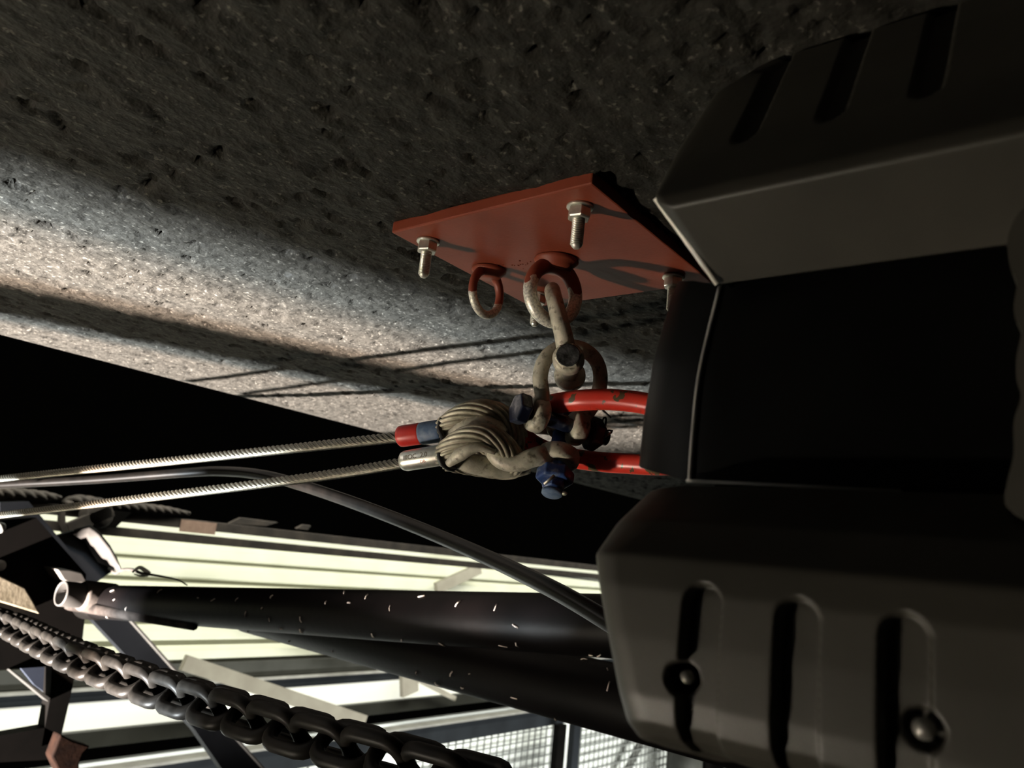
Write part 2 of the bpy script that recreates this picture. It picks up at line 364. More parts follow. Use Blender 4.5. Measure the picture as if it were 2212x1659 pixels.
# twisted dark cable lying on the channel
for pts, lb in (([(-40, 1060), (60, 1068), (132, 1075)], 'dark twisted cable end on the channel at the left edge of the picture'),
                ([(140, 1090), (165, 1080), (230, 1090), (300, 1096), (410, 1109)], 'dark twisted cable lying on the channel above the pale cowl')):
    C = catmull([Uy(x, y, YB) for x, y in pts], step=.012)
    r = np.interp(np.linspace(0, 1, len(C)), [0, .2, .8, 1], [.03, .034, .028, .012])
    o = mk('twisted_cable', *tube(C, r, 18, lobes=3, lay=.16, depth=.35), m_dusty); top(o, lb, 'cable')
for pts, lb in (([(495, 1131), (520, 1119), (545, 1122), (600, 1129), (575, 1136)], 'larger dry leaf lying on the dusty channel'),
                ([(640, 1142), (655, 1134), (672, 1136), (665, 1145)], 'smaller dry leaf lying on the dusty channel')):
    o = mk('dry_leaf', *extr([Uy(x, y, YB + .05) for x, y in pts], (0, .02, .004)), m_dusty, None, False); top(o, lb, 'leaf')
# braces on the wall
def bar(name, label, p, q, w, h, m, cat='brace'):
    p = np.asarray(p, float); q = np.asarray(q, float); t = nrm(q - p); s = nrm(np.cross(t, (0, 1, 0))); d = np.array([0, 1., 0])
    V = np.array([c + s * w / 2 * i + d * h * j for c in (p, q) for i, j in ((-1, 0), (1, 0), (1, 1), (-1, 1))])
    o = mk(name, V, [(0, 1, 2, 3), (7, 6, 5, 4), (0, 4, 5, 1), (1, 5, 6, 2), (2, 6, 7, 3), (3, 7, 4, 0)], m, None, False)
    top(o, label, cat); return bevel(o, .003)
bar('wall_brace', 'short pale brace on the ribbed wall under the dusty channel', Uy(945, 1272, YW - .2), Uy(1040, 1228, YW - .2), .12, .05, m_brace)
bar('diagonal_brace', 'long off-white diagonal brace crossing the grey rails behind the chain', Uy(400, 1432, YW - .36), Uy(790, 1560, YW - .36), .115, .05, m_brace)
bar('wall_stub', 'short brown stub standing on the ledge beneath the big pipe', Uy(888, 1500, YW - .2), Uy(886, 1440, YW - .2), .22, .05, m_brace)
bar('thin_brace', 'thin slanting strut beside the short brown stub', Uy(893, 1462, YW - .2), Uy(985, 1510, YW - .2), .05, .03, m_brace)
# wire mesh
def wire_panel(x0, x1, z0, z1, y):
    parts = []
    for x in np.arange(x0, x1, .125): parts.append(box(x - .007, x + .007, y, y + .012, z0, z1))
    for z in np.arange(z0, z1, .105): parts.append(box(x0, x1, y - .012, y, z - .007, z + .007))
    return join(parts)
ym = YW - .085; zt = zy(875, 1592)
for (pa, pb, lb) in ((570, 735, 'wire mesh panel below the slate beam behind the chain links'), (880, 1206, 'wire mesh panel left of the double post'), (1252, 1464, 'wire mesh panel between the double post and the round post'), (1500, 1760, 'wire mesh panel right of the round post under the housing')):
    xa = Uy(pa, 1640, ym)[0]; xb = Uy(pb, 1600, ym)[0]
    t = thing('mesh_fence', lb, 'wire mesh', (xa, ym, zt - 1.6), 'wire mesh panels')
    mk('wire_grid', *wire_panel(xa, xb, zt - 1.6, zt, ym), m_wire, t, False, kind='stuff')
yp = YW - .45
def post(pa, pb, lb, m, round_=False):
    xa = Uy(pa, 1600, yp)[0]; xb = Uy(pb, 1600, yp)[0]
    if round_: v, f = lathe(((xa + xb) / 2, yp, zt - 2), (0, 0, 1), [(0, (xb - xa) / 2), (2.0, (xb - xa) / 2)], 20)
    else: v, f = box(xa, xb, yp, yp + .08, zt - 2, zt)
    o = mk('post', v, f, m, None, round_); top(o, lb, 'post')
post(1205, 1222, 'dark post, left one of the pair in the wire mesh', m_darksteel)
post(1239, 1253, 'slate post, right one of the pair in the wire mesh', m_beam)
post(1465, 1497, 'shiny round post under the left end of the housing', m_grey, True)
post(1527, 1566, 'dark post just right of the shiny round post', m_darksteel)
bar('mesh_strut', 'slanting pale strut behind the wire mesh right of the double post', Uy(1345, 1690, YW - .08), Uy(1395, 1585, YW - .08), .16, .03, m_grey, 'strut')

# ------------------------------------------------------------------ steelwork at lower left
def slab(pts, y, th): return extr([Uy(px, py, y) for px, py in pts], (0, th, 0))
YS = 3.4
t = thing('diagonal_girder', 'broad dark steel girder slanting down from upper left behind the chain', 'girder', Uy(420, 1640, YS))
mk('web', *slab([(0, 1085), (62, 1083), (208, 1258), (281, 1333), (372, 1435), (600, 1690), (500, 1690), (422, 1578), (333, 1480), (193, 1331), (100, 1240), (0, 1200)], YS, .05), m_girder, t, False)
mk('edge_flange', *slab([(281, 1333), (372, 1435), (600, 1690), (596, 1690), (368, 1437), (277, 1334)], YS - .03, .1), m_lip2, t, False)
YS2 = 3.1
t = thing('gusset_plate', 'black brown gusset plate and stanchion at the left edge behind the chain', 'steel plate', Uy(100, 1600, YS2))
mk('plate', *slab([(-60, 1128), (78, 1118), (186, 1240), (184, 1330), (176, 1400), (160, 1425), (100, 1440), (0, 1447), (-60, 1447)], YS2, .06), m_darksteel, t, False)
mk('stanchion', *slab([(112, 1435), (165, 1415), (166, 1440), (150, 1515), (130, 1600), (90, 1612), (98, 1565), (108, 1510)], YS2, .06), m_darksteel, t, False)
mk('foot_beam', *slab([(-60, 1600), (98, 1572), (132, 1590), (128, 1640), (-60, 1650)], YS2, .06), m_darksteel, t, False)
bevel(mk('diagonal_edge', *slab([(18, 1445), (22, 1445), (110, 1508), (104, 1516)], YS2 - .01, .05), m_lip2, t, False), .002)
for py in (1140, 1222):
    c = Uy(1, py, YS2 - .02); mk('bolt', *lathe(c, (0, 1, 0), [(-.012, .011), (0, .019), (.02, .019)], 12), m_lip, t)
o = mk('blue_gusset', *slab([(45, 1443), (110, 1440), (108, 1500), (100, 1498), (75, 1480)], YS2 + .1, .02), m_bluesteel, None, False); top(o, 'small blue grey triangular gusset inside the left stanchion corner', 'gusset')
o = mk('rusty_bracket', *slab([(131, 1586), (158, 1600), (196, 1612), (180, 1628), (172, 1650), (172, 1690), (138, 1690), (112, 1636)], YS2 - .1, .06), m_rust, None, False); bevel(top(o, 'rusty brown bracket at the foot of the left stanchion', 'bracket'), .006)
o = mk('concrete_offcut', *slab([(-40, 1235), (0, 1244), (54, 1270), (72, 1300), (86, 1326), (0, 1300), (-40, 1290)], YS2 - .10, .10), m_tan, None, False); bevel(top(o, 'tan slab of rough concrete at the left edge above the chain', 'slab'), .004)
o = mk('pale_tab', *slab([(124, 1230), (150, 1231), (177, 1238), (188, 1258), (150, 1260), (138, 1252)], YS2 - .12, .12), m_tab, None, False); bevel(top(o, 'small pale steel tab above the open tube end', 'tab'), .003)
# curved cowl
YC = 3.40
t = thing('curved_cowl', 'curved cowl with a pale rim beside the slanting girder', 'cowl', Uy(205, 1255, YC))
outer = [(160, 1143), (194, 1133), (216, 1150), (238, 1178), (253, 1205), (262, 1228)]
inner = [(163, 1146), (186, 1160), (200, 1185), (214, 1205), (232, 1212), (246, 1220)]
Vr = [Uy(x, y, YC - .10) for x, y in outer] + [Uy(x, y, YC + .08) for x, y in inner]; Vr += [p + np.array([0, .0, -.02]) for p in Vr]
k = 6
Fr = [(i, i + 1, k + i + 1, k + i) for i in range(k - 1)] + [(2 * k + i, 3 * k + i, 3 * k + i + 1, 2 * k + i + 1) for i in range(k - 1)] + [(i, 2 * k + i, 2 * k + i + 1, i + 1) for i in range(k - 1)] + [(k + i, k + i + 1, 3 * k + i + 1, 3 * k + i) for i in range(k - 1)] + [(k - 1, 2 * k - 1, 4 * k - 1, 3 * k - 1), (0, 2 * k, 3 * k, k)]
mk('rim', Vr, Fr, m_cowl, t, True, label='pale rim')
mk('side_plate', *slab(inner[:] + [(240, 1236), (208, 1258), (186, 1240), (120, 1158)], YC + .08, .03), m_girder, t, False)
# small fittings by the cowl
o = mk('channel_hanger', *slab([(132, 1096), (141, 1096), (142, 1130), (148, 1150), (138, 1152), (130, 1134)], YB - .02, .04), m_dusty, None, False); top(o, 'thin upright hanger under the channel left of the cowl', 'hanger')
bar('hanger_strut', 'thin dark strut sloping from the channel to the cowl', Uy(148, 1144, YB - .15), Uy(245, 1102, YB - .15), .07, .03, m_dusty, 'strut')
t = thing('roller_bracket', 'dusty roller bracket hanging under the channel right of the cowl', 'bracket', Uy(220, 1125, YB - .12))
mk('roller', *lathe(Uy(218, 1113, YB - .15), (0, 1, 0), [(0, .06), (.01, .075), (.10, .075), (.11, .06)], 20), m_dusty, t)
mk('arm', *slab([(170, 1095), (230, 1100), (285, 1107), (262, 1128), (250, 1140), (230, 1140), (222, 1130), (196, 1130)], YB - .04, .03), m_darksteel, t, False)

# ------------------------------------------------------------------ dark pipes
def U2(a): return U(*a)
def seglen(a, b, extra=0.0): return np.array([a + (b - a) * t for t in np.linspace(0, 1 + extra, 40)])
pa = U(196, 1299, 2.50); pb = U(1300, 1351, 1.30)
C = seglen(pa, pb, .35)
t = thing('upper_pipe', 'upper of two dark plum pipes with a capped far end', 'pipe', pa)
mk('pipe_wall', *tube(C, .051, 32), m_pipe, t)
ax = nrm(pb - pa)
mk('end_collar', *lathe(pa - ax * .02, ax, [(0, .046), (.01, .056), (.09, .056), (.10, .051)], 28), m_darksteel, t)
def flakes(line, r, n, seed, up=(0, 0, 1)):
    g = np.random.default_rng(seed); parts = []
    T = nrm(line[-1] - line[0]); view = nrm(O - line[len(line) // 2]); side = nrm(view - T * (view @ T)); upv = nrm(np.cross(T, side))
    for i in range(n):
        s = g.random(); c = line[0] + (line[-1] - line[0]) * s
        a = g.uniform(-1.3, 1.3); nn = side * math.cos(a) + upv * math.sin(a)
        c = c + nn * (r + .0005); L = g.uniform(.002, .010); w = g.uniform(.0006, .0016)
        tt = nrm(T * g.normal() + np.cross(nn, T) * g.normal())
        parts.append(tube(np.array([c - tt * L, c + nn * .003 * g.random(), c + tt * L * .8]), w, 5))
    return join(parts)
mk('lint', *flakes(C, .051, 38, 3), m_dust, t, kind='stuff')
# dusty lower edge: an angle strip running under the pipe
C2 = seglen(U(150, 1306, 2.46), U(420, 1352, 2.05))
mk('dust_ridge', *tube(C2, [.018, .012], 8), m_ridge, t)
pc = U(540, 1322, 2.42); pd = U(1390, 1524, 1.36)
Cb = seglen(pc, pd, .3)
t = thing('lower_pipe', 'lower of two dark plum pipes running under the upper one to the housing', 'pipe', pc)
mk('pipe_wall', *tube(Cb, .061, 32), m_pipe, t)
mk('lint', *flakes(Cb, .061, 34, 4), m_dust, t, kind='stuff')
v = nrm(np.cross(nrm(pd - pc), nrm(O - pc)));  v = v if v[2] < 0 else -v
mk('reflection_line', *tube(Cb[2:20] + v * .050 + nrm(O - pc) * .036, .004, 8), m_white, t, label='painted pale reflection line')  # white tube imitates the hall's reflection under the pipe
# stub tube
e0 = U(131, 1282, 2.32); e1 = U(196, 1290, 2.46)
ax = nrm(e1 - e0 + np.array([.06, .02, 0]))
def hollow(c, axis, r, th, L, seg=28):
    return lathe(c, axis, [(L, r * .2), (L, r), (0.004, r), (0, r - .001), (0, r - th + .001), (.004, r - th), (L * .9, r - th), (L * .9, .001)], seg)
t = thing('stub_tube', 'short open tube stub with a pale ring end at the left of the pipes', 'tube', e0)
mk('tube_wall', *hollow(e0, nrm(U(191, 1288, 2.385) - e0), .037, .006, .12), m_cowl, t)
mk('clamp', *lathe(e0 + nrm(U(191, 1288, 2.385) - e0) * .06, nrm(U(191, 1288, 2.385) - e0), [(0, .040), (.01, .046), (.10, .046), (.11, .040)], 20), m_dusty, t)
# thin broken wire with a hook
C = catmull([U(x, y, d) for (x, y), d in zip(((236, 1228), (250, 1238), (262, 1232), (285, 1231), (305, 1238), (330, 1242), (360, 1247), (385, 1253), (404, 1264)), np.linspace(3.0, 2.2, 9))], step=.006)
o = mk('loose_wire', *tube(C, [.006, .007, .005, .003, .002], 6), m_dusty); top(o, 'thin loose wire trailing from the cowl over the upper pipe', 'wire')
C = catmull([U(x, y, 2.62) for x, y in ((286, 1236), (300, 1226), (310, 1230), (322, 1240), (305, 1244), (290, 1240))], step=.005)
o = mk('paper_scrap', *tube(C, [.004, .007, .007, .004], 8, flat=.5), m_white); top(o, 'crumpled pale scrap caught on the loose wire', 'scrap')

# ------------------------------------------------------------------ chain
cpts = [(-75, 1320), (19, 1349), (95, 1386), (171, 1422), (266, 1459), (380, 1500), (504, 1538), (653, 1584), (827, 1632), (938, 1664), (1080, 1704)]
pair = [-.5 * 1 - 1.3, 0, 2, 4, 6, 8, 10, 12, 14, 15, 16.2]
dep = [1 / np.interp(p, [0, 15], [1 / 1.62, 1 / .80]) if 0 <= p <= 15 else (1.72 if p < 0 else .76) for p in pair]
Cc = catmull([U(x, y, d) for (x, y), d in zip(cpts, dep)], n=1500)
s = np.r_[0, np.cumsum(np.linalg.norm(np.diff(Cc, axis=0), axis=1))]
i0 = np.argmin(np.linalg.norm(Cc - U(19, 1349, 1.62), axis=1)); i1 = np.argmin(np.linalg.norm(Cc - U(938, 1664, .80), axis=1))
pitch = (s[i1] - s[i0]) / 33.0
print('chain pitch', pitch)
def link_mesh(pitch, wr):
    Lh = pitch * .5; Rr = pitch * .60; pts = []
    for a in np.linspace(-math.pi / 2, math.pi / 2, 9): pts.append((Lh + Rr * math.cos(a) * .85, Rr * math.sin(a), 0))
    for a in np.linspace(math.pi / 2, 3 * math.pi / 2, 9): pts.append((-Lh + Rr * math.cos(a) * .85, Rr * math.sin(a), 0))
    return tube(np.array(pts), wr, 10, closed=True, hint=(0, 0, 1))
lv, lf = link_mesh(pitch, pitch * .225)
lm = bpy.data.meshes.new('chain_link'); lm.from_pydata([tuple(p) for p in lv], [], lf); lm.materials.append(m_chain)
lm.polygons.foreach_set('use_smooth', [True] * len(lm.polygons))
ch = thing('hoist_chain', 'black oily steel chain hanging across the lower left corner', 'chain', Cc[-1])
Tn, Nn, Bn = frames(Cc)
k = 0; d = 0.0
while d < s[-1]:
    i = min(int(np.searchsorted(s, d)), len(Cc) - 1)
    a = math.radians(38 if k % 2 == 0 else 128)
    n = Nn[i] * math.cos(a) + Bn[i] * math.sin(a); b = np.cross(Tn[i], n)
    o = bpy.data.objects.new('chain_link', lm); COL.objects.link(o); o.parent = ch
    mm = Matrix.Identity(4)
    for q in range(3): mm[q][0] = Tn[i][q]; mm[q][1] = n[q]; mm[q][2] = b[q]; mm[q][3] = Cc[i][q] - Cc[-1][q]
    o.matrix_local = mm
    k += 1; d += pitch
# ------------------------------------------------------------------ loose black cable
hp = [(-60, 1052, 1.75), (0, 1047, 1.70), (200, 1036, 1.60), (400, 1021, 1.50), (480, 1018, 1.45), (560, 1025, 1.38), (640, 1045, 1.30), (760, 1085, 1.18), (900, 1139, 1.06), (1050, 1203, .93), (1200, 1276, .80), (1330, 1352, .72), (1460, 1435, .66)]
C = catmull(PX(hp), step=.008)
o = mk('black_cable', *tube(C, .0092, 18), m_hose); top(o, 'slack black cable curving behind the ropes down to the housing', 'cable')

# ------------------------------------------------------------------ anchor plate
h = .319; zp = O[2] + h
x0, x1, y0, y1 = 1.6007 * h, 2.3949 * h, 1.0811 * h, 1.8539 * h
ap = thing('anchor_plate', 'square red oxide steel plate bolted under the concrete slab', 'anchor plate', ((x0 + x1) / 2, (y0 + y1) / 2, ZC))
bevel(mk('plate', *box(x0, x1, y0, y1, zp, ZC + .001), m_plate, ap, False), .0018, 2)
for (bx_, by_) in ((1.699, 1.182), (1.701, 1.781), (2.290, 1.178), (2.265, 1.735)):
    c = np.array([bx_ * h, by_ * h, zp]); dn = (0, 0, -1)
    b = mk('stud', *tube(np.array([c + np.array([0, 0, -.001 * q]) for q in np.arange(8, 38, .25)]), .0059, 24, lobes=2, lay=.0035, depth=.10), m_zinc, ap)
    mk('stud_tip', *lathe(c + np.array([0, 0, -.037]), dn, [(0, .0052), (.002, .0050), (.0045, .0028), (.0046, .0012)], 14), m_zinc, b)
    mk('washer', *lathe(c, dn, [(0, .0118), (.0006, .0123), (.0021, .0123), (.0026, .0118)], 28), m_zinc, ap)
    n_ = mk('nut', *lathe(c + np.array([0, 0, -.0026]), dn, [(0, .0100), (.0012, .0108), (.0092, .0108), (.0105, .0098)], hexa=True, rot=random.random()), m_zinc, ap, False)
m_eye1 = mat_zsplit('eye_zinc_red_large', zp - .030, RED, (.80, .77, .68), .45); m_eye2 = mat_zsplit('eye_zinc_red_small', zp - .034, RED, (.76, .73, .64), .45)
def eye(cx, cy, beta, R, r, drop, m, nm):
    c = np.array([cx, cy, zp - drop]); a = np.array([math.cos(beta), math.sin(beta), 0]); zz = np.array([0, 0, 1.])
    C = np.array([c + R * (math.cos(t) * a + 1.07 * math.sin(t) * zz) for t in np.linspace(0, 2 * math.pi, 48, endpoint=False)])
    e = mk(nm, *tube(C, [r * 1.05] * 1 if False else np.array([r * (1 + .22 * max(0, math.sin(t)) ** 2) for t in np.linspace(0, 2 * math.pi, 48, endpoint=False)]), 20, closed=True, hint=np.cross(a, zz)), m, ap)
    mk('weld_collar', *lathe((cx, cy, zp), (0, 0, -1), [(0, R * .80), (.002, R * .84), (.005, R * .74), (.008, R * .62), (max(.010, drop - R * .9), R * .55)], 24), m_plate, e)
    return e
EB = (1.9976 * h + .003, 1.485 * h - .004); ES = (1.9713 * h + .005, 1.7692 * h - .006)
eye(EB[0], EB[1], math.radians(-22), .0290, .0074, .0385, m_eye1, 'eye_nut')
eye(ES[0], ES[1], math.radians(0), .0240, .0048, .0283, m_eye2, 'eye_nut')
parts = []
for i in range(26):
    tt = random.random(); p = np.array([ES[0] + (EB[0] - ES[0]) * tt + random.gauss(0, .006), ES[1] + (EB[1] - ES[1]) * tt + random.gauss(0, .004), zp])
    parts.append(sphere(p, random.uniform(.0006, .0013), 6))
mk('weld_spatter', *join(parts), m_plate, ap, kind='stuff')

# ------------------------------------------------------------------ shackles
def ear(name, c, axis, r, th, parent, m, **k):
    return mk(name, *lathe(np.asarray(c) - nrm(axis) * th / 2, axis, [(0, r * .82), (th * .12, r * .95), (th * .3, r), (th * .7, r), (th * .88, r * .95), (th, r * .82)], 30), m, parent, **k)
# A: hangs from the large eye, seen edge on
A1 = U(1228, 776, .786); A2 = U(1231, 812, .846); axA = nrm(A2 - A1)
sa = thing('bow_shackle', 'weathered shackle hung edge-on from the large eye of the red plate', 'shackle', A2)
C = catmull(PX([(1226, 772, .790), (1218, 728, .789), (1208, 690, .791), (1199, 652, .798), (1193, 632, .812), (1193, 626, .826), (1196, 634, .840), (1203, 665, .853), (1212, 710, .856), (1222, 765, .853), (1231, 806, .848)]), step=.002)
mk('bow', *tube(C, [.0098, .0088, .0080, .0078, .0080, .0088, .0098], 20, flat=1.05), m_galv, sa)
ear('ear', A1, axA, .0162, .0145, sa, m_galv); ear('ear', A2, axA, .0170, .0150, sa, m_galv)
mk('pin', *tube(np.array([A1 - axA * .004, A2 + axA * .012]), .0085, 20), m_galv, sa)
mk('pin_head', *lathe(A1 - axA * .0145, axA, [(0, .0122), (.0010, .0136), (.009, .0136)], hexa=True, rot=.3), m_galv, sa, False)
mk('worn_face', *lathe(A1 - axA * .0149, axA, [(0, .0112), (.0006, .0120), (.001, .0120)], 16), m_wornhex, sa, False, label='worn blackened bolt end')
# B: holds the red link
sb = thing('bow_shackle', 'shackle with a dark blue bolt, linking the upper shackle to the red link', 'shackle', U(1200, 915, .815))
hB = U(1120, 882, .798); nB = U(1300, 944, .836); axB = nrm(nB - hB)
def onB(px): t = (px - 1120) / (1300 - 1120.0); return hB + (nB - hB) * t
E1, E2 = onB(1159), onB(1243)
C = catmull([E1 + np.array([0, 0, 0])] + PX([(1171, 858, .804), (1167, 815, .806), (1176, 780, .810), (1198, 757, .815), (1229, 748, .820), (1264, 757, .826), (1289, 782, .832), (1297, 820, .836), (1285, 866, .838)]) + [E2], step=.002)
mk('bow', *tube(C, [.0078, .0080, .0080, .0078, .0078, .0080, .0080], 20), m_galv, sb)
ear('ear', E1, axB, .0188, .0160, sb, m_galv); ear('ear', E2, axB, .0185, .0165, sb, m_galv)
mk('bolt_shank', *tube(np.array([hB + axB * .005, nB + axB * .006]), .0080, 20), m_darkblue, sb)
bevel(mk('bolt_head', *hexnut(hB - axB * .004, axB, .0170, .0135, rot=.5), m_darkblue, sb, False), .0012)
bevel(mk('nut', *hexnut(onB(1268), axB, .0185, .014, rot=.2), m_darkblue, sb, False), .0012)
C = catmull(PX([(1296, 930, .835), (1303, 905, .832), (1309, 905, .832), (1306, 930, .833), (1300, 938, .833), (1312, 930, .83), (1324, 931, .828)]), step=.001)
mk('cotter_pin', *tube(C, .0011, 8), m_black, sb)
mk('cotter_leg', *tube(np.array(PX([(1306, 944, .829), (1322, 933, .828)])), .0012, 8), m_zinc, sb)
mk('tie_tail', *tube(np.array(PX([(1302, 886, .80), (1320, 903, .798)])), .0011, 8), m_black, sb)
# red master link
ml = PX([(1420, 877, .760), (1370, 868, .772), (1310, 863, .786), (1250, 865, .800), (1205, 871, .818), (1165, 880, .836), (1130, 895, .848), (1118, 920, .853), (1135, 948, .850), (1175, 972, .858), (1230, 988, .855), (1290, 997, .842), (1350, 1001, .822), (1415, 1004, .800), (1480, 1000, .778), (1530, 975, .754), (1545, 940, .748), (1525, 905, .748), (1480, 887, .752)])
C = catmull(ml, step=.003, closed=True)
o = mk('oblong_link', *tube(C, .0108, 24, closed=True), m_link); top(o, 'chipped red oblong lifting link held by the blue-bolted shackles', 'lifting link')
# C: holds the rope eyes
C0 = U(1192, 1067, .796); C1 = U(1217, 925, .840); axC = nrm(C1 - C0)
sc_ = thing('bow_shackle', 'lower shackle through the rope eyes with a bright blue nut below', 'shackle', C0)
def onC(py): t = (py - 1067) / (925 - 1067.0); return C0 + (C1 - C0) * t
L1, L2 = onC(990), C1
C = catmull([L1 + (U(1195, 985, .798) - U(1207, 990, .798))] + PX([(1160, 986, .807), (1120, 999, .808), (1085, 994, .811), (1066, 972, .818), (1064, 948, .830), (1078, 928, .844), (1110, 918, .856), (1160, 920, .863)]) + [L2], step=.002)
mk('bow', *tube(C, [.0115, .0098, .0098, .0096, .0094, .0090, .0090], 22), m_galv, sc_)
ear('ear', L1, axC, .0225, .0180, sc_, m_galv); ear('ear', L2, axC, .0180, .0150, sc_, m_galv)
mk('bolt_shank', *tube(np.array([C0 + axC * .002, C1 + axC * .02]), .0105, 22), m_blue, sc_)
bevel(mk('nut', *hexnut(onC(1042), axC, .0200, .0140, rot=.1), m_blue, sc_, False), .0014)
bevel(mk('castle_ring', *lathe(onC(1058), axC, [(0, .0115), (.001, .0125), (.009, .0125)], hexa=True, rot=.5), m_blue, sc_, False), .001)
mk('bolt_end', *lathe(C0 - axC * .001, axC, [(0, .0098), (.001, .0108), (.004, .0108)], 24), m_bluetape, sc_, True, label='scuffed pale blue bolt end')
mk('cotter_pin', *tube(np.array(PX([(1175, 1046, .775), (1198, 1027, .775)])), .0015, 8), m_zinc, sc_)
mk('cotter_tail', *sphere(U(1219, 1066, .794), .0032, 10, (1, 1, .718)), m_zinc, sc_)

# ------------------------------------------------------------------ wire rope slings
def sling(nm, label, leg, eyep, ferr, lower):
    t = thing(nm, label, 'wire rope', eyep[0], 'wire rope slings')
    C = catmull(leg, step=.0020)
    mk('rope_leg', *tube(C, .0063, 36, lobes=6, lay=.050, depth=.30), m_rope, t)
    C = catmull(eyep, step=.0026)
    mk('rope_eye', *tube(C, .0122, 72, lobes=12, lay=.16, depth=.21, hint=(0, 0, 1)), m_eyerope, t)
    C = catmull(lower, step=.003)
    mk('thimble', *tube(C, [.006, .0105, .0110, .0108, .010], 18, flat=.7), m_galv, t)
    return t
leg1 = [U(880, 942, .861), U(620, 970, .975), U(300, 1003, 1.13), U(0, 1034, 1.36), U(-160, 1050, 1.52)]
leg2 = [U(890, 997, .837), U(651, 1034, .955), U(285, 1079, 1.12), U(0, 1113, 1.36), U(-160, 1131, 1.52)]
eye1 = PX([(950, 938, .847), (968, 917, .838), (1000, 896, .831), (1040, 886, .828), (1080, 896, .831), (1108, 922, .839), (1122, 955, .851), (1115, 985, .867), (1080, 985, .880), (1020, 970, .880), (965, 950, .863)])
eye2 = PX([(955, 990, .821), (972, 968, .811), (1005, 946, .804), (1040, 938, .801), (1072, 950, .803), (1098, 973, .811), (1112, 1000, .825), (1100, 1012, .843), (1050, 1008, .851), (1000, 1000, .843), (968, 994, .831)])
low1 = PX([(958, 960, .837), (985, 938, .828), (1015, 920, .822), (1055, 915, .821), (1090, 935, .827)])
low2 = PX([(972, 992, .820), (1010, 1000, .822), (1060, 1009, .825), (1110, 1010, .831), (1140, 1004, .837)])
s1 = sling('wire_rope_sling', 'upper wire rope with red and blue sleeves at its eye', leg1, eye1, None, low1)
s2 = sling('wire_rope_sling', 'lower wire rope with a stamped silver ferrule at its eye', leg2, eye2, None, low2)
low3 = PX([(968, 1002, .807), (1000, 978, .797), (1035, 966, .793), (1070, 976, .797)])
mk('thimble_edge', *tube(catmull(low3, step=.003), [.004, .0075, .005, .003], 14), m_galv, s2)
def sleeve(nm, a, b, r, m, t, seg=30, prof=None):
    ax = nrm(b - a); L = np.linalg.norm(b - a)
    return mk(nm, *lathe(a, ax, prof or [(0, r * .86), (.0015, r * .97), (.004, r), (L - .003, r), (L - .001, r * .97), (L, r * .9)], seg), m, t)
sleeve('red_sleeve', U(863, 943, .861), U(912, 936, .851), .0119, m_redtape, s1); sleeve('blue_sleeve', U(908, 937, .852), U(956, 930, .843), .0124, m_bluetape, s1)
fa, fb = U(868, 997, .837), U(964, 981, .817); axf = nrm(fb - fa); Lf = np.linalg.norm(fb - fa)
fr = sleeve('ferrule', fa, fb, .0112, m_zinc, s2, prof=[(0, .0075), (.002, .0098), (.006, .0110), (Lf - .004, .0112), (Lf, .0106)])
# black strap round both eyes
C = catmull(PX([(956, 905, .837), (949, 925, .831), (957, 948, .825), (950, 975, .810), (953, 998, .805), (972, 1012, .811), (985, 1004, .825), (980, 960, .855), (972, 915, .855)]), step=.002, closed=True)
o = mk('black_strap', *tube(C, .0030, 10, closed=True), m_black); top(o, 'black strap tied round both rope eyes beside the sleeves', 'strap')
# stamp on the ferrule
def text(body, c, right, up, size, m, parent):
    cu = bpy.data.curves.new('stamp', 'FONT'); cu.body = body; cu.size = size; cu.extrude = .0001; cu.align_x = 'CENTER'; cu.align_y = 'CENTER'
    tmp = bpy.data.objects.new('stamp_tmp', cu); COL.objects.link(tmp); bpy.context.view_layer.update()
    me = bpy.data.meshes.new_from_object(tmp.evaluated_get(bpy.context.evaluated_depsgraph_get()))
    bpy.data.objects.remove(tmp); r = nrm(right); u = nrm(up - r * (up @ r)); n = np.cross(r, u)
    o = bpy.data.objects.new('stamp', me); COL.objects.link(o); me.materials.clear(); me.materials.append(m)
    mm = Matrix.Identity(4); base = np.array(parent['_o'])
    for q in range(3): mm[q][0] = r[q]; mm[q][1] = u[q]; mm[q][2] = n[q]; mm[q][3] = c[q] - base[q]
    o.parent = parent; o.matrix_local = mm; return o
mid = (fa + fb) / 2; view = nrm(O - mid); upf = nrm(np.cross(view, axf)); upf = upf if upf[2] > 0 else -upf
out = nrm(view - axf * (view @ axf))
def onferr(along, ang): n = out * math.cos(ang) + upf * math.sin(ang); return mid + axf * along + n * .01125, -out * math.sin(ang) + upf * math.cos(ang)
c, u = onferr(-.004, .30); text('IIIOC  2.0', c, axf, u, .0072, m_ink, fr)
c, u = onferr(.004, -.32); text('DB', c, axf, u, .0050, m_inkred, fr)

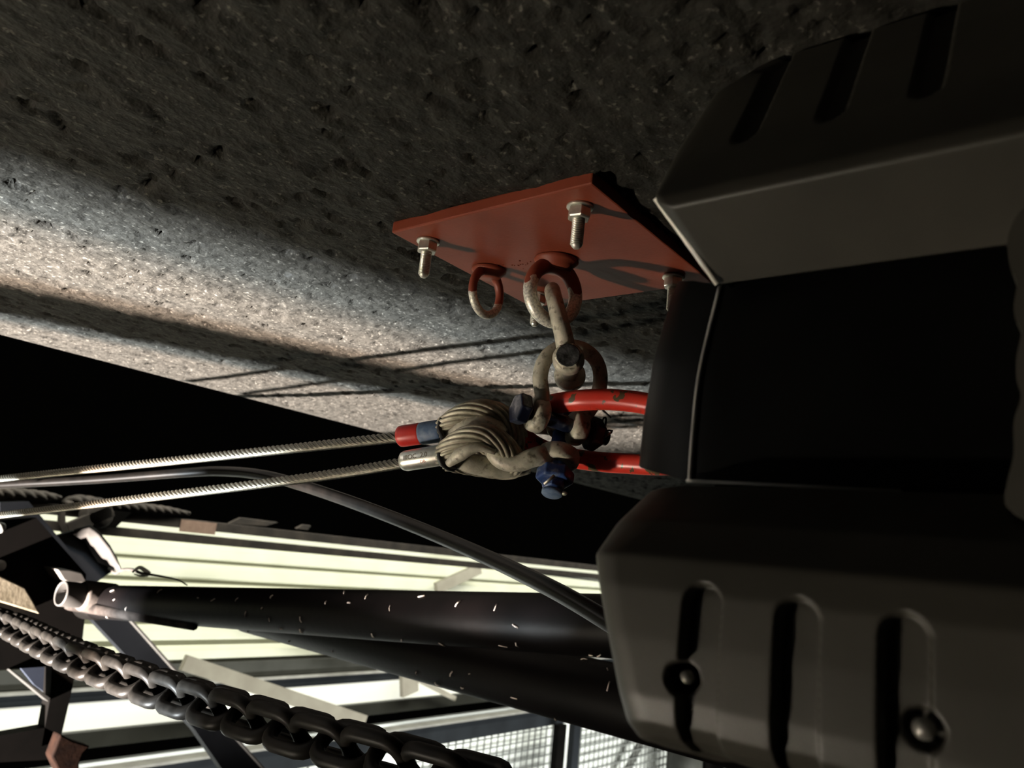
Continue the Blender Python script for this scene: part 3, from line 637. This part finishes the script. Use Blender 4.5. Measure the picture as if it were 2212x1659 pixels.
# ------------------------------------------------------------------ black housing at the right
# rows: (px,py of left silhouette, X of silhouette) and (px,py of front-left corner, X of front face)
rows = [  # silhouette px, py, X   | front corner px, py, X | material zone
    (1632, 150, .470, 1700, 120, .440),
    (1546, 205, .452, 1600, 190, .418),
    (1466, 331, .424, 1500, 325, .404),
    (1420, 424, .404, 1432, 424, .396),
    (1424, 436, .402, 1450, 446, .392),
    (1552, 608, .432, 1560, 612, .428)]
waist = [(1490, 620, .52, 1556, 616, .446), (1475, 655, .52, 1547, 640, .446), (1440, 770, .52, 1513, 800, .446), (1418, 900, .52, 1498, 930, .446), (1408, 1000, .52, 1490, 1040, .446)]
bulge = [(1405, 1080, .47, 1480, 1048, .440), (1340, 1136, .422, 1420, 1120, .400), (1293, 1200, .392, 1330, 1195, .378), (1300, 1260, .386, 1335, 1262, .372), (1320, 1370, .384, 1352, 1372, .370), (1345, 1500, .384, 1380, 1502, .370),
         (1362, 1560, .388, 1402, 1560, .373), (1390, 1600, .396, 1430, 1592, .380), (1450, 1612, .42, 1475, 1618, .392), (1560, 1630, .46, 1590, 1650, .410)]
hb = thing('machine_housing', 'large black moulded housing with waist and slotted bulges filling the right side', 'machine housing', Ux(1700, 1650, .45))
YR = -.16
def resample(rows, n):
    R = np.array(rows, float); t = np.r_[0, np.cumsum(np.hypot(np.diff(R[:, 3]), np.diff(R[:, 4])) + 8)]; u = np.linspace(0, t[-1], n)
    return np.stack([np.interp(u, t, R[:, i]) for i in range(6)], 1)
HS = .9
for _l in (rows, waist, bulge):
    _l[:] = [(a, b, c * HS, d, e, g * HS) for a, b, c, d, e, g in _l]
rows[0] = (1632, 150, .436, 1700, 120, .432); rows[1] = (1546, 205, .426, 1600, 190, .415); rows[2] = (1466, 331, .388, 1500, 325, .376); rows[3] = (1420, 424, .352, 1432, 424, .343); rows[4] = (1424, 436, .350, 1450, 446, .340)
def shell(nm, rows, m, n, ncol, disp=None, smoothpass=2, parent=hb):
    R = resample(rows, n)
    for _ in range(smoothpass):
        R[1:-1] = .25 * R[:-2] + .5 * R[1:-1] + .25 * R[2:]
    V = []
    for a in R:
        sil = Ux(a[0], a[1], a[2]); fr_ = Ux(a[3], a[4], a[5])
        back = sil + np.array([.12, -.03, 0])
        row = [back, sil]
        for q in (.25, .5, .75):                      # rounded end
            w_ = math.sin(q * math.pi / 2); l_ = 1 - math.cos(q * math.pi / 2)
            row.append(np.array([sil[0] + (fr_[0] - sil[0]) * w_, sil[1] + (fr_[1] - sil[1]) * l_, sil[2] + (fr_[2] - sil[2]) * q]))
        ys = np.linspace(fr_[1], YR, ncol)
        for y in ys: row.append(np.array([fr_[0], y, fr_[2]]))
        row.append(np.array([.56, YR, fr_[2]]))
        V += row
    V = np.array(V); nc = len(V) // n
    if disp is not None:
        G = V.reshape(n, nc, 3); G[:, 5:-1, 0] += disp(G[:, 5:-1, 1], G[:, 5:-1, 2])
    Fc = [(i * nc + j, i * nc + j + 1, (i + 1) * nc + j + 1, (i + 1) * nc + j) for i in range(n - 1) for j in range(nc - 1)]
    return mk(nm, V, Fc, m, parent)
XF = .371 * HS
slots = []
for px, py in ((1517, 1258), (1722, 1288), (1953, 1320)):
    p = Ux(px, py, XF); slots.append((p[1], p[2]))
hw = abs(Ux(1472, 1350, XF)[1] - Ux(1560, 1350, XF)[1]) / 2
scr = [Ux(1470, 1466, XF), Ux(1988, 1578, XF)]
def sstep(e0, e1, x): t = np.clip((x - e0) / (e1 - e0), 0, 1); return t * t * (3 - 2 * t)
def disp_low(Y, Z):
    D = np.zeros_like(Y)
    for k, (sy, sz) in enumerate(slots):
        dz = np.maximum(Z - (sz - hw), 0); r = np.hypot(Y - sy, dz)
        D = np.maximum(D, .0065 * (1 - sstep(hw * .80, hw * 1.0, r)))
    for k, p in enumerate(scr):
        r = np.hypot(Y - p[1], Z - p[2]); rr = .0068 if k == 0 else .0078
        D = np.maximum(D, .013 * (1 - sstep(rr * .85, rr * 1.1, r)))
    return D
shell('lower_bulge', bulge, m_house, 150, 330, disp_low)
slots_t = [Ux(x, y, .40)[1] for x, y in ((1640, 300), (1820, 280), (2020, 250))]
def disp_top(Y, Z):
    D = np.zeros_like(Y); zb = Ux(1640, 350, .395)[2]
    for sy in slots_t:
        dz = np.maximum((zb + .010) - Z, 0); r = np.hypot(Y - sy, dz)
        D = np.maximum(D, .006 * (1 - sstep(hw * .6, hw * .8, r)))
    return D
shell('upper_bulge', rows, m_house, 110, 260, disp_top, smoothpass=1)
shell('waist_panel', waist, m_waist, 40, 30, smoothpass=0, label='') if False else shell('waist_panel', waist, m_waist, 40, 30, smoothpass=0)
for (a, b, nm) in (((1556, 615, .3845), (1423, 430, .3495), 'edge_highlight'),):
    mk(nm, *tube(np.array([Ux(*a), Ux(*b)]) - np.array([.0020, -.0008, 0]), .0017, 10), m_highlight, hb, label='painted pale edge highlight')  # thin pale tube imitates the lit edge of the upper bulge
C = catmull([Ux(1556, 620, .4005), Ux(1513, 800, .4005), Ux(1498, 930, .4005), Ux(1490, 1041, .4005)], step=.004)
mk('waist_glint', *tube(C - np.array([.001, 0, 0]), .0010, 8), m_glint, hb)  # both waist lines are glints put in as pale tubes
mk('waist_glint', *tube(np.array([Ux(1490, 1041, .4005), Ux(1950, 1064, .4005)]) - np.array([.004, 0, 0]), .0010, 8), m_glint, hb)
for k, p in enumerate(scr):
    c = p + np.array([.007, 0, 0]); mk('screw', *sphere(c, .0036 if k == 0 else .0042, 16), m_screw, hb)
# back mass so that the housing is a closed body
mk('rear_case', *extr([Ux(1700, 260, .46), Ux(1560, 600, .46), Ux(1545, 1040, .46), Ux(1470, 1560, .46), np.array([.46, YR, Ux(1470, 1560, .46)[2]]), np.array([.46, YR, Ux(1700, 260, .46)[2]])], (.12, 0, 0)), m_house, hb, False)
# scalloped side cover at the picture's right edge
sc_px = [(2230, 440), (2200, 460), (2178, 510), (2180, 570), (2196, 610), (2190, 660), (2194, 690), (2206, 718), (2196, 770), (2196, 820), (2206, 858), (2190, 910), (2190, 980), (2176, 1040), (2170, 1085), (2195, 1112), (2260, 1140)]
P0 = catmull([Ux(x, y, .365) for x, y in sc_px], n=60)
poly = list(P0) + [np.array([.365, YR, P0[-1][2]]), np.array([.365, YR, P0[0][2]])]
mk('scalloped_cover', *extr(poly, (.035, 0, 0)), m_house, hb, False, label='scalloped side cover')

for o in bpy.data.objects:
    if '_o' in o: del o['_o']
